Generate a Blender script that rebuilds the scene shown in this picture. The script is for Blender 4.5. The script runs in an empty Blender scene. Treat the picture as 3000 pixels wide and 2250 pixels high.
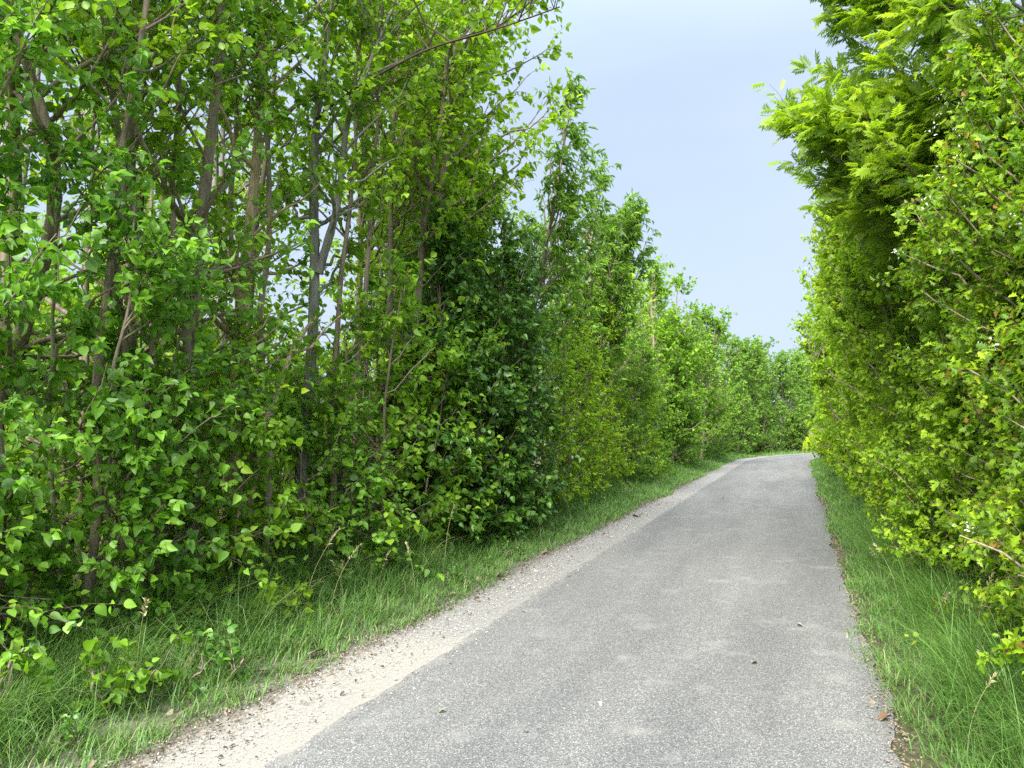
import bpy, math
import numpy as np

RAD = math.radians
sc = bpy.context.scene
C = sc.collection

# ------------------------------------------------------------------ camera
CAM_H = 1.6
F_PX, W_PX, H_PX, HORIZON = 2257.0, 3000.0, 2250.0, 1250.0
PITCH = math.atan((HORIZON - H_PX / 2) / F_PX)
cam_d = bpy.data.cameras.new('camera')
cam_d.sensor_width = 36.0
cam_d.lens = 36.0 * F_PX / W_PX
cam_d.clip_start = 0.05
cam_d.clip_end = 3000
cam = bpy.data.objects.new('camera', cam_d)
cam.location = (0, 0, CAM_H)
cam.rotation_euler = (math.pi / 2 + PITCH, 0, 0)
C.objects.link(cam)
sc.camera = cam

# ------------------------------------------------------------------ light
SUN_EL, SUN_AZ = 48.0, -151.0          # azimuth from +Y towards +X
world = bpy.data.worlds.new('World')
sc.world = world
world.use_nodes = True
nt = world.node_tree
nt.nodes.clear()
wo = nt.nodes.new('ShaderNodeOutputWorld')
bg = nt.nodes.new('ShaderNodeBackground')
sky = nt.nodes.new('ShaderNodeTexSky')
sky.sky_type = 'NISHITA'
sky.sun_disc = False
sky.sun_elevation = RAD(SUN_EL)
sky.sun_rotation = RAD(SUN_AZ)
sky.air_density = 1.0
sky.dust_density = 3.0
sky.ozone_density = 2.0
# thin veil of high cloud over the blue
tcw = nt.nodes.new('ShaderNodeTexCoord')
mpw = nt.nodes.new('ShaderNodeMapping')
mpw.inputs['Scale'].default_value = (1.2, 1.2, 3.5)
nzw = nt.nodes.new('ShaderNodeTexNoise')
nzw.inputs['Scale'].default_value = 1.3
nzw.inputs['Detail'].default_value = 3
rmw = nt.nodes.new('ShaderNodeMapRange')
rmw.inputs['From Min'].default_value = 0.3
rmw.inputs['From Max'].default_value = 0.7
rmw.inputs['To Min'].default_value = 0.62
rmw.inputs['To Max'].default_value = 0.95
mxw = nt.nodes.new('ShaderNodeMix')
mxw.data_type = 'RGBA'
mxw.inputs['B'].default_value = (3.22, 3.84, 4.72, 1)
nt.links.new(tcw.outputs['Generated'], mpw.inputs['Vector'])
nt.links.new(mpw.outputs['Vector'], nzw.inputs['Vector'])
nt.links.new(nzw.outputs['Fac'], rmw.inputs['Value'])
nt.links.new(rmw.outputs['Result'], mxw.inputs['Factor'])
nt.links.new(sky.outputs['Color'], mxw.inputs['A'])
# a bright overcast sky grows lighter towards the zenith
sxw = nt.nodes.new('ShaderNodeSeparateXYZ')
nt.links.new(tcw.outputs['Generated'], sxw.inputs[0])
zrw = nt.nodes.new('ShaderNodeMapRange')
zrw.interpolation_type = 'SMOOTHSTEP'
zrw.inputs['From Min'].default_value = 0.38
zrw.inputs['From Max'].default_value = 0.95
zrw.inputs['To Min'].default_value = 1.0
zrw.inputs['To Max'].default_value = 3.4
nt.links.new(sxw.outputs['Z'], zrw.inputs['Value'])
vmw = nt.nodes.new('ShaderNodeVectorMath')
vmw.operation = 'SCALE'
nt.links.new(mxw.outputs['Result'], vmw.inputs[0])
nt.links.new(zrw.outputs['Result'], vmw.inputs['Scale'])
nt.links.new(vmw.outputs['Vector'], bg.inputs['Color'])
bg.inputs['Strength'].default_value = 0.054
nt.links.new(bg.outputs['Background'], wo.inputs['Surface'])

sun_d = bpy.data.lights.new('sun', 'SUN')
sun_d.energy = 3.3
sun_d.angle = RAD(42)
sun_d.color = (1.0, 0.975, 0.94)
sun = bpy.data.objects.new('sun', sun_d)
sun.rotation_euler = (RAD(90 - SUN_EL), 0, RAD(180 - SUN_AZ))
C.objects.link(sun)

sc.view_settings.view_transform = 'Standard'
sc.view_settings.look = 'None'
sc.view_settings.exposure = 2.05
sc.view_settings.gamma = 1.0
sc.render.engine = 'CYCLES'
cy = sc.cycles
cy.use_denoising = False
cy.max_bounces = 12
cy.diffuse_bounces = 6
cy.glossy_bounces = 2
cy.transmission_bounces = 8
cy.transparent_max_bounces = 4
cy.sample_clamp_indirect = 4.0
cy.caustics_reflective = False
cy.caustics_refractive = False

# ------------------------------------------------------------------ road frame
# s runs along the road, t is the offset to the left of the asphalt's left edge
L0 = np.array([-1.2, 3.6, 0.0])
TH0 = RAD(20.4)
S_BEND, R_BEND = 33.0, 30.0
ROAD_W = 2.8


def frame(s):
    s = np.asarray(s, float)
    th = TH0 + np.clip(s - S_BEND, 0, None) / R_BEND
    d = np.stack([np.sin(th), np.cos(th), np.zeros_like(th)], -1)
    n = np.stack([-np.cos(th), np.sin(th), np.zeros_like(th)], -1)
    d0 = np.array([math.sin(TH0), math.cos(TH0), 0])
    s1 = np.minimum(s, S_BEND)
    p = L0 + s1[..., None] * d0
    # arc: centre to the right
    n0 = np.array([-math.cos(TH0), math.sin(TH0), 0])
    cen = L0 + S_BEND * d0 - n0 * R_BEND
    pa = cen + n * R_BEND
    p = np.where((s > S_BEND)[..., None], pa, p)
    return p, d, n


def W(s, t, z=0.0):
    p, d, n = frame(s)
    q = p + np.asarray(t, float)[..., None] * n
    q = q.copy()
    q[..., 2] += z
    return q


def PX(px, py, depth):
    """a point at a distance ahead of the viewpoint, used for measuring trunks off the photograph"""
    u = (px - W_PX / 2) / F_PX
    v = -(py - H_PX / 2) / F_PX
    c, s = math.cos(PITCH), math.sin(PITCH)
    d = np.array([u, c - v * s, s + v * c])
    return np.array([0, 0, CAM_H]) + d * (depth / d[1])


# ------------------------------------------------------------------ mesh helpers
def unit(a):
    return a / np.maximum(np.linalg.norm(a, axis=-1, keepdims=True), 1e-9)


class Geo:
    """collects vertex / face arrays, a per-face number and a material index"""

    def __init__(self):
        self.v, self.f, self.a, self.m, self.n = [], [], [], [], 0

    def add(self, V, F, var=0.5, mat=0):
        V = np.asarray(V, np.float32).reshape(-1, 3)
        for f in (F if isinstance(F, (list, tuple)) else [F]):
            f = np.asarray(f, np.int64)
            self.f.append(f + self.n)
            vv = var
            self.a.append(np.broadcast_to(np.asarray(vv, np.float32), (len(f),)) if np.ndim(vv) == 0 else np.asarray(vv, np.float32))
            self.m.append(np.full(len(f), mat, np.int32))
        self.v.append(V)
        self.n += len(V)

    def mesh(self, name, mats, smooth=True):
        me = bpy.data.meshes.new(name)
        V = np.concatenate(self.v)
        me.vertices.add(len(V))
        me.vertices.foreach_set('co', V.ravel())
        tot = np.concatenate([np.full(len(f), f.shape[1], np.int32) for f in self.f])
        loops = np.concatenate([f.ravel() for f in self.f]).astype(np.int32)
        start = np.concatenate([[0], np.cumsum(tot)[:-1]]).astype(np.int32)
        me.loops.add(len(loops))
        me.loops.foreach_set('vertex_index', loops)
        me.polygons.add(len(tot))
        me.polygons.foreach_set('loop_start', start)
        me.polygons.foreach_set('material_index', np.concatenate(self.m))
        me.polygons.foreach_set('use_smooth', np.full(len(tot), smooth))
        at = me.attributes.new('var', 'FLOAT', 'FACE')
        at.data.foreach_set('value', np.concatenate(self.a))
        for m in mats:
            me.materials.append(m)
        me.update(calc_edges=True)
        return me


def link(name, me, parent=None, **props):
    o = bpy.data.objects.new(name, me)
    C.objects.link(o)
    if parent is not None:
        o.parent = parent
    for k, v in props.items():
        if v:
            o[k] = v
    return o


def empty(name, loc, label, cat, group=None):
    o = bpy.data.objects.new(name, None)
    o.empty_display_size = 0.2
    o.location = loc
    C.objects.link(o)
    o['label'] = label
    o['category'] = cat
    if group:
        o['group'] = group
    return o


def tubes(g, P, R, sides=5, mat=0, var=0.5, cap=False):
    """P (N,K,3) centre lines, R (N,K) radii"""
    P = np.asarray(P, float)
    N, K, _ = P.shape
    T = unit(np.gradient(P, axis=1))
    m = unit(P[:, -1] - P[:, 0])
    ref = np.where((np.abs(m[:, 2]) > 0.8)[:, None], np.array([1.0, 0.13, 0]), np.array([0, 0.1, 1.0]))
    u = unit(ref[:, None] - T * np.sum(ref[:, None] * T, -1, keepdims=True))
    v = np.cross(T, u)
    a = np.arange(sides) * 2 * math.pi / sides
    ring = u[:, :, None] * np.cos(a)[None, None, :, None] + v[:, :, None] * np.sin(a)[None, None, :, None]
    V = P[:, :, None] + ring * R[:, :, None, None]
    idx = np.arange(N * K * sides).reshape(N, K, sides)
    q = np.stack([idx[:, :-1], np.roll(idx[:, :-1], -1, 2), np.roll(idx[:, 1:], -1, 2), idx[:, 1:]], -1).reshape(-1, 4)
    g.add(V, q, var, mat)


def template(pts, faces):
    return np.array(pts, float), [np.array(f) for f in faces]


def curl(x, y, fold=0.16, droop=0.22):
    return abs(y) * fold * 2 - droop * x * x


def leaf_template(half, mids, polys, fold=0.16, droop=0.22):
    """half: outline points of the left side, mids: midrib points; polys index ('m',i) / ('l',i)"""
    pts, where = [], {}
    for i, x in enumerate(mids):
        where['m', i] = len(pts)
        pts.append((x, 0, curl(x, 0, fold, droop)))
    for sgn, key in ((1, 'l'), (-1, 'r')):
        for i, (x, y) in enumerate(half):
            where[key, i] = len(pts)
            pts.append((x, sgn * y, curl(x, y, fold, droop)))
    by = {}
    for p in polys:
        a = [where[k] for k in p]
        b = [where[('r' if k[0] == 'l' else k[0], k[1])] for k in p][::-1]
        by.setdefault(len(p), []).extend([a, b])
    return np.array(pts), [np.array(v) for v in by.values()]


M = lambda i: ('m', i)
Lf = lambda i: ('l', i)
T_OVATE = leaf_template([(.07, .23), (.28, .42), (.58, .40), (.86, .19)], [0, .32, .64, 1.06],
                        [(M(0), M(1), Lf(1), Lf(0)), (M(1), M(2), Lf(2), Lf(1)), (M(2), M(3), Lf(3), Lf(2))])
T_OVATE_FAR = leaf_template([(.22, .33), (.66, .29)], [0, 1.05], [(M(0), M(1), Lf(1), Lf(0))])
T_LANCE = leaf_template([(.2, .14), (.6, .15)], [0, 1.05], [(M(0), M(1), Lf(1), Lf(0))], .2, .35)
T_LOBED = leaf_template([(.22, .10), (.30, .40), (.46, .20), (.60, .44), (.72, .20), (.86, .22)], [0, .5, 1.0],
                        [(M(0), M(1), Lf(2), Lf(1), Lf(0)), (M(1), M(2), Lf(5), Lf(4), Lf(3), Lf(2))], .2, .2)


def ash_template():
    pts, quads = [], []

    def leaflet(x, y, ang, ln, wd):
        i = len(pts)
        ca, sa = math.cos(ang), math.sin(ang)
        for a, b in ((0, 0), (.4, .5), (1, 0), (.4, -.5)):
            lx, ly = a * ln, b * wd
            px, py = x + lx * ca - ly * sa, y + lx * sa + ly * ca
            pts.append((px, py, -0.15 * px * px - 0.3 * abs(py) * a))
        quads.append([i, i + 3, i + 2, i + 1])
    for x in (.26, .44, .60, .76):
        for sg in (1, -1):
            leaflet(x, sg * .01, sg * RAD(50), .34, .165)
    leaflet(.84, 0, 0, .32, .17)
    i = len(pts)
    for x, y in ((0, .012), (.86, .008), (.86, -.008), (0, -.012)):
        pts.append((x, y, -0.15 * x * x))
    quads.append([i, i + 3, i + 2, i + 1])
    return np.array(pts), [np.array(quads)]


T_ASH = ash_template()


def leaves(g, tpl, pos, adir, nrm, size, var, mat=0):
    TV, TF = tpl
    a = unit(adir)
    y = unit(np.cross(nrm, a))
    z = np.cross(a, y)
    N = len(pos)
    rl = np.random.default_rng(N)
    y = y * rl.uniform(.75, 1.12, (N, 1))
    z = z * rl.uniform(.2, 2.4, (N, 1))
    V = pos[:, None] + size[:, None, None] * (TV[None, :, 0:1] * a[:, None] + TV[None, :, 1:2] * y[:, None] + TV[None, :, 2:3] * z[:, None])
    off = (np.arange(N) * len(TV))
    nv = g.n
    for k, f in enumerate(TF):
        F = (off[:, None, None] + f[None]).reshape(-1, f.shape[1])
        vv = np.repeat(var, len(f))
        g.f.append(F + nv)
        g.a.append(vv.astype(np.float32))
        g.m.append(np.full(len(F), mat, np.int32))
    g.v.append(V.reshape(-1, 3).astype(np.float32))
    g.n += N * len(TV)


# ------------------------------------------------------------------ materials
def new_mat(name):
    m = bpy.data.materials.new(name)
    m.use_nodes = True
    t = m.node_tree
    t.nodes.clear()
    out = t.nodes.new('ShaderNodeOutputMaterial')
    return m, t, out


def N(t, typ, **kw):
    n = t.nodes.new(typ)
    for k, v in kw.items():
        if k in n.inputs.keys():
            n.inputs[k].default_value = v
        else:
            setattr(n, k, v)
    return n


def ramp(t, stops, interp='LINEAR'):
    r = t.nodes.new('ShaderNodeValToRGB')
    r.color_ramp.interpolation = interp
    e = r.color_ramp.elements
    while len(e) < len(stops):
        e.new(0.5)
    for i, (p, c) in enumerate(stops):
        e[i].position = p
        e[i].color = (*c, 1) if len(c) == 3 else c
    return r


def mixc(t, a, b, fac, blend='MIX'):
    m = t.nodes.new('ShaderNodeMix')
    m.data_type = 'RGBA'
    m.blend_type = blend
    for k, v in (('A', a), ('B', b), ('Factor', fac)):
        if hasattr(v, 'is_linked'):
            t.links.new(v, m.inputs[k])
        elif k == 'Factor':
            m.inputs[k].default_value = v
        else:
            m.inputs[k].default_value = (*v, 1)
    return m.outputs['Result']


def leaf_mat(name, stops, under=(0.20, 0.30, 0.12), under_f=0.45, transl=0.5, rough=0.5, spec=0.28, tcol=(1.15, 1.22, 0.5)):
    m, t, out = new_mat(name)
    at = N(t, 'ShaderNodeAttribute', attribute_name='var')
    r = ramp(t, stops)
    t.links.new(at.outputs['Fac'], r.inputs['Fac'])
    geo = N(t, 'ShaderNodeNewGeometry')
    mf = N(t, 'ShaderNodeMath', operation='MULTIPLY')
    mf.inputs[1].default_value = under_f
    t.links.new(geo.outputs['Backfacing'], mf.inputs[0])
    col = mixc(t, r.outputs['Color'], under, mf.outputs[0])
    p = N(t, 'ShaderNodeBsdfPrincipled')
    p.inputs['Roughness'].default_value = rough
    p.inputs['Specular IOR Level'].default_value = spec
    t.links.new(col, p.inputs['Base Color'])
    tr = N(t, 'ShaderNodeBsdfTranslucent')
    tc = mixc(t, r.outputs['Color'], tcol, 1.0, 'MULTIPLY')
    t.links.new(tc, tr.inputs['Color'])
    mx = N(t, 'ShaderNodeMixShader')
    mx.inputs[0].default_value = transl
    t.links.new(p.outputs[0], mx.inputs[1])
    t.links.new(tr.outputs[0], mx.inputs[2])
    t.links.new(mx.outputs[0], out.inputs['Surface'])
    return m


def bark_mat(name, c0, c1, scale=1.0):
    m, t, out = new_mat(name)
    tc = N(t, 'ShaderNodeTexCoord')
    mp = N(t, 'ShaderNodeMapping')
    mp.inputs['Scale'].default_value = (30 * scale, 30 * scale, 5 * scale)
    t.links.new(tc.outputs['Object'], mp.inputs['Vector'])
    nz = N(t, 'ShaderNodeTexNoise', Scale=1.0, Detail=6, Roughness=0.65)
    t.links.new(mp.outputs[0], nz.inputs['Vector'])
    nz2 = N(t, 'ShaderNodeTexNoise', Scale=2.2, Detail=3)
    t.links.new(tc.outputs['Object'], nz2.inputs['Vector'])
    r = ramp(t, [(0.32, c0), (0.68, c1)])
    t.links.new(nz.outputs['Fac'], r.inputs['Fac'])
    col = mixc(t, r.outputs['Color'], (0.10, 0.115, 0.07), nz2.outputs['Fac'], 'OVERLAY')
    p = N(t, 'ShaderNodeBsdfPrincipled', Roughness=0.9)
    p.inputs['Specular IOR Level'].default_value = 0.2
    bp = N(t, 'ShaderNodeBump', Strength=0.6, Distance=0.01)
    t.links.new(nz.outputs['Fac'], bp.inputs['Height'])
    t.links.new(bp.outputs[0], p.inputs['Normal'])
    t.links.new(r.outputs['Color'] if c1[0] > 0.3 else col, p.inputs['Base Color'])
    t.links.new(p.outputs[0], out.inputs['Surface'])
    return m


BARK = {
    'brown': bark_mat('bark_brown', (0.13, 0.10, 0.075), (0.34, 0.27, 0.20)),
    'grey': bark_mat('bark_grey', (0.13, 0.12, 0.105), (0.32, 0.30, 0.26)),
    'tan': bark_mat('bark_stripped', (0.28, 0.20, 0.12), (0.55, 0.42, 0.27)),
    'twig': bark_mat('bark_twig', (0.06, 0.045, 0.03), (0.14, 0.10, 0.065)),
}
LEAF = {
    'lime': leaf_mat('leaf_lime', [(0, (0.160, 0.292, 0.014)), (.5, (0.277, 0.439, 0.018)), (1, (0.422, 0.584, 0.034))]),
    'mid': leaf_mat('leaf_mid', [(0, (0.108, 0.228, 0.014)), (.5, (0.186, 0.352, 0.018)), (1, (0.319, 0.498, 0.040))]),
    'big': leaf_mat('leaf_big', [(0, (0.099, 0.238, 0.017)), (.5, (0.170, 0.359, 0.025)), (1, (0.291, 0.517, 0.057))], under=(.26, .38, .18), under_f=.6, rough=.42, spec=.4),
    'dark': leaf_mat('leaf_dark', [(0, (0.045, 0.128, 0.012)), (.6, (0.089, 0.215, 0.018)), (1, (0.201, 0.351, 0.029))], rough=.36, spec=.4, transl=.32),
    'yellow': leaf_mat('leaf_yellow', [(0, (0.159, 0.290, 0.011)), (.5, (0.292, 0.444, 0.015)), (.93, (0.451, 0.582, 0.025)), (1, (0.531, 0.609, 0.034))]),
    'hawthorn': leaf_mat('leaf_hawthorn', [(0, (0.110, 0.222, 0.011)), (.5, (0.218, 0.367, 0.015)), (.90, (0.405, 0.529, 0.023)), (.94, (0.296, 0.171, 0.034)), (1, (0.342, 0.205, 0.040))]),
    'ash': leaf_mat('leaf_ash', [(0, (0.146, 0.250, 0.014)), (.5, (0.261, 0.391, 0.021)), (1, (0.438, 0.530, 0.040))]),
    'ashgreen': leaf_mat('leaf_ash_green', [(0, (0.098, 0.212, 0.021)), (.5, (0.181, 0.334, 0.034)), (1, (0.329, 0.501, 0.068))]),
    'pale': leaf_mat('leaf_pale', [(0, (0.173, 0.302, 0.040)), (.5, (0.271, 0.412, 0.068)), (1, (0.389, 0.532, 0.137))]),
    'far': leaf_mat('leaf_far', [(0, (0.096, 0.212, 0.023)), (.5, (0.170, 0.314, 0.034)), (1, (0.278, 0.437, 0.063))]),
}


def plain(name, col, rough=0.8):
    m, t, out = new_mat(name)
    at = N(t, 'ShaderNodeAttribute', attribute_name='var')
    r = ramp(t, [(0, tuple(c * .7 for c in col)), (1, tuple(min(1, c * 1.2) for c in col))])
    t.links.new(at.outputs['Fac'], r.inputs['Fac'])
    p = N(t, 'ShaderNodeBsdfPrincipled', Roughness=rough)
    p.inputs['Specular IOR Level'].default_value = 0.25
    t.links.new(r.outputs['Color'], p.inputs['Base Color'])
    t.links.new(p.outputs[0], out.inputs['Surface'])
    return m


PETAL = plain('petal_white', (.72, .72, .66))

# ------------------------------------------------------------------ plants
UP = np.array([0, 0, 1.0])


def smooth_walk(rng, n, k, amp):
    """(n,k,3) wandering offsets that start at zero"""
    w = rng.normal(0, 1, (n, k, 3))
    w[:, 0] = 0
    w = np.cumsum(w, 1) / math.sqrt(k)
    return w * amp


def stem_line(rng, base, H, lean=(0, 0), wob=0.12, K=12):
    u = np.linspace(0, 1, K)
    P = np.zeros((K, 3))
    P[:, 0] = base[0] + lean[0] * u ** 1.2
    P[:, 1] = base[1] + lean[1] * u ** 1.2
    P[:, 2] = base[2] + H * u
    o = smooth_walk(rng, 1, K, wob)[0]
    o[:, 2] = 0
    return P + o


def resample(path, K):
    path = np.asarray(path, float)
    s = np.concatenate([[0], np.cumsum(np.linalg.norm(np.diff(path, axis=0), axis=1))])
    q = np.linspace(0, s[-1], K)
    # smooth interpolation
    out = np.stack([np.interp(q, s, path[:, i]) for i in range(3)], -1)
    for _ in range(2):
        out[1:-1] = (out[:-2] + 2 * out[1:-1] + out[2:]) / 4
    return out


PROFILES = {
    'tree': lambda u: 0.45 + 0.55 * np.sin(math.pi * np.clip(u * 0.95 + 0.02, 0, 1)) - 0.45 * np.clip(u - 0.8, 0, 1) / 0.2 * 0.6,
    'column': lambda u: np.sqrt(np.clip(1 - u ** 4, 0.06, 1)),
    'cone': lambda u: np.clip(1.05 - u, 0.12, 1) ** 0.7,
    'vase': lambda u: 0.45 + 0.65 * u - 0.5 * np.clip(u - 0.75, 0, 1) / 0.25,
}


def plant(name, label, cat, group, s, t, seed, H=8.0, stems=1, spread=0.3, lean=0.0, lean_s=0.0, r0=0.06, bark='brown', paths=None, path_r=None, path_bark=None,
          n_lat=40, lat_len=1.2, u0=0.08, elev=(10, 55), prof='tree', bias=0.0, curve=0.25, n_twig=10, twig_len=0.4,
          n_leaf=9, leaf='mid', tpl=None, size=0.075, clip=None, clip_noise=0.12, clip_slope=0.0, bulge=0.0, twig_up=0.12, blossom_z=0.0, up=0.8, outw=0.4, rnd=0.6, droop=0.25,
          wind=0.25, blossom=0, stem_name='trunk', wob=0.12, limb_r=0.35, sides=8, twig_r=0.0035, tip=0.0, dens_pow=1.0, bare=0, stem_u=0.0):
    rng = np.random.default_rng(seed)
    base = W(np.array(s), np.array(t))
    _, dv, nv = frame(np.array(s))
    side = 1.0 if t > -1.4 else -1.0
    road = -nv * side                      # towards the road
    root = empty(name, tuple(base), label, cat, group)
    loc = base.copy()
    lines = []
    if paths is not None:
        for p in paths:
            lines.append(resample(p, 16))
    else:
        for k in range(stems):
            a = rng.uniform(0, 2 * math.pi)
            rr = spread * math.sqrt(rng.uniform(0.1, 1)) if stems > 1 else 0
            b = base + np.array([math.cos(a), math.sin(a), 0]) * rr + np.array([0, 0, -0.05])
            h = H * (1 if k == 0 else rng.uniform(0.72, 1.0))
            ln = road * lean + dv * lean_s + np.array([math.cos(a), math.sin(a), 0]) * rr * 0.8
            lines.append(stem_line(rng, b, h, ln, wob, 14))
    gc = Geo()
    per = max(1, n_lat // len(lines))
    allpos, alldir, allout, alltone = [], [], [], []
    for ip, P in enumerate(lines):
        gt = Geo()
        K = len(P)
        u = np.linspace(0, 1, K)
        rs = r0 * (1 if ip == 0 else rng.uniform(.6, .95))
        if path_r:
            rs = r0 * path_r[ip]
        R = rs * (1.0 - u) ** 0.75 * 0.92 + 0.006 + rs * 0.35 * np.exp(-u * 30)
        # fine knots along the bark
        Pd = resample(P, 40)
        ud = np.linspace(0, 1, 40)
        Rd = np.interp(ud, u, R) * (1 + rng.normal(0, 0.05, 40))
        tubes(gt, Pd[None], Rd[None], sides)
        # laterals
        n = per
        ul = u0 + (1 - u0) * rng.uniform(0, 1, n) ** dens_pow
        ul = np.minimum(ul, 0.985)
        x = ul * (K - 1)
        i = np.minimum(x.astype(int), K - 2)
        fr = (x - i)[:, None]
        P0 = P[i] * (1 - fr) + P[i + 1] * fr
        Rl = np.interp(ul, u, R)
        az = rng.uniform(0, 2 * math.pi, n)
        D = np.stack([np.cos(az), np.sin(az), np.zeros(n)], -1)
        D = unit(D + road * bias + np.array([0.12, 0, 0]))
        el = np.radians(elev[0] + (elev[1] - elev[0]) * ul + rng.normal(0, 9, n))
        L = lat_len * PROFILES[prof](ul) * rng.uniform(0.6, 1.15, n)
        if clip is not None:
            # a flailed hedge side: no twig passes this line by much
            tp = (P0 - base) @ nv + t
            lim = clip + side * (rng.normal(0, clip_noise, n) + 0.1 - clip_slope * P0[:, 2])
            lim -= side * bulge * (np.sin(1.9 * P0[:, 1] + 1.7 * P0[:, 2]) + np.sin(2.9 * P0[:, 2] - 1.3 * P0[:, 1] + seed))
            comp = (D @ nv) * side
            room = (tp - lim) * side
            mx = np.where(comp < -0.05, np.clip(room, 0.08, None) / np.maximum(-comp, 0.05) / np.maximum(np.cos(el), .2), 99)
            L = np.minimum(L, mx)
        Kl = 7
        sl = np.linspace(0, 1, Kl)
        Pl = P0[:, None] + L[:, None, None] * sl[None, :, None] * (D * np.cos(el)[:, None])[:, None]
        Pl[:, :, 2] += L[:, None] * (np.sin(el)[:, None] * sl[None] + curve * sl[None] ** 2 - tip * sl[None] ** 3)
        Pl += smooth_walk(rng, n, Kl, 0.09) * L[:, None, None]
        Pl[:, :, 2] = np.maximum(Pl[:, :, 2], 0.04)
        Rlat = (np.minimum(Rl * limb_r + 0.003, 0.035) * np.clip(L, .4, 1.2))[:, None] * (1 - sl[None]) ** 0.8 + twig_r * 0.9
        tubes(gt, Pl, Rlat, 5)
        link(stem_name, gt.mesh(name + '_' + stem_name, [BARK[path_bark[ip] if path_bark else bark]]), root)
        # twigs
        if n_twig:
            m = n * n_twig
            il = np.repeat(np.arange(n), n_twig)
            keep = rng.uniform(0, 1, m) < np.clip(L[il] / lat_len + 0.2, 0.25, 1)
            il = il[keep]
            m = len(il)
            w = rng.uniform(0.18, 1.0, m) ** 0.8
            xx = w * (Kl - 1)
            j = np.minimum(xx.astype(int), Kl - 2)
            f2 = (xx - j)[:, None]
            Q0 = Pl[il, j] * (1 - f2) + Pl[il, j + 1] * f2
            tg = unit(Pl[il, j + 1] - Pl[il, j])
            rv = unit(rng.normal(0, 1, (m, 3)))
            TD = unit(tg * 0.75 + rv * 0.85 + UP * twig_up + np.array([wind, 0, 0]))
            tl = twig_len * rng.uniform(0.45, 1.2, m) * np.where(rng.uniform(0, 1, m) < .04, 1.8, 1)
            Kt = 4
            st = np.linspace(0, 1, Kt)
            Pt = Q0[:, None] + tl[:, None, None] * st[None, :, None] * TD[:, None]
            Pt[:, :, 2] -= (tl * droop * 0.6)[:, None] * st[None] ** 2
            Pt += smooth_walk(rng, m, Kt, 0.12) * tl[:, None, None]
            Pt[:, :, 2] = np.maximum(Pt[:, :, 2], 0.03)
            tubes(gc, Pt, np.broadcast_to(twig_r * (1 - 0.75 * st), (m, Kt)), 3, mat=1)
            # leaves
            q = m * n_leaf
            it = np.repeat(np.arange(m), n_leaf)
            if bare:
                kk = rng.uniform(0, 1, q) > bare
                it = it[kk]
                q = len(it)
            v = rng.uniform(0.12, 1.02, q)
            xx = np.minimum(v, 0.999) * (Kt - 1)
            j = np.minimum(xx.astype(int), Kt - 2)
            f3 = (xx - j)[:, None]
            LP = Pt[it, j] * (1 - f3) + Pt[it, j + 1] * f3
            lt = unit(Pt[it, j + 1] - Pt[it, j])
            rv = unit(rng.normal(0, 1, (q, 3)))
            LD = unit(lt * 0.55 + rv * 0.75 - UP * droop + np.array([wind, 0.0, 0]))
            out = LP - np.stack([np.full(q, P[:, 0].mean()), np.full(q, P[:, 1].mean()), np.full(q, 0.0)], -1)
            out[:, 2] = 0
            allpos.append(LP + LD * 0.012)
            alldir.append(LD)
            allout.append(unit(unit(out) + road * 0.7))
            alltone.append(rng.normal(0, 0.17, m)[it] + (v - 0.5) * 0.22 + rng.normal(0, .10, n)[il][it])
    if n_twig:
        LP = np.concatenate(allpos)
        LD = np.concatenate(alldir)
        OUT = np.concatenate(allout)
        q = len(LP)
        G = unit(UP * up + OUT * outw + rng.normal(0, rnd, (q, 3)))
        var = np.clip(0.42 + np.concatenate(alltone) + rng.normal(0, 0.16, q), 0, 1)
        if leaf == 'hawthorn':
            red = rng.uniform(0, 1, q) < 0.03
            var = np.where(red, rng.uniform(.93, 1, q), np.minimum(var, 0.88))
        sz = size * np.clip(rng.normal(0.92, 0.25, q), .4, 1.5)
        leaves(gc, tpl or T_OVATE, LP, LD, G, sz, var)
        link('crown', gc.mesh(name + '_crown', [LEAF[leaf], BARK['twig']]), root)
        if blossom:
            gb = Geo()
            outer = (LP - base) @ road
            cand = np.argsort(-(outer + rng.normal(0, 0.35, q) - 9 * (LP[:, 2] < blossom_z)))[:max(blossom * 6, 10)]
            pick = rng.choice(cand, blossom, replace=False)
            nfl = 14
            cp = np.repeat(LP[pick] + road * 0.03, nfl, 0) + rng.normal(0, 0.028, (blossom * nfl, 3))
            nn = unit(rng.normal(0, .5, (blossom * nfl, 3)) + road + UP * .6)
            dd = unit(np.cross(nn, rng.normal(0, 1, (blossom * nfl, 3))))
            leaves(gb, T_OVATE_FAR, cp, dd, nn, np.full(blossom * nfl, 0.022), rng.uniform(0.2, 1, blossom * nfl))
            link('blossom', gb.mesh(name + '_blossom', [PETAL]), root, kind='stuff')
    # children keep world positions although the root stands at the base
    from mathutils import Matrix
    inv = Matrix.Translation(-root.location)
    for ch in root.children:
        ch.matrix_parent_inverse = inv
    return root


def copy_plant(src, s, t, label, rot=0.0, scale=1.0, group=None):
    c = src.copy()
    C.objects.link(c)
    c.location = tuple(W(np.array(s), np.array(t)))
    c.rotation_euler = (0, 0, rot)
    c.scale = (scale, scale, scale)
    c['label'] = label
    if group:
        c['group'] = group
    for ch in src.children:
        d = ch.copy()
        C.objects.link(d)
        d.parent = c
        d.matrix_parent_inverse = ch.matrix_parent_inverse.copy()
    return c


# ------------------------------------------------------------------ setting: ground, road, shoulder
rg = np.random.default_rng(11)


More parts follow.
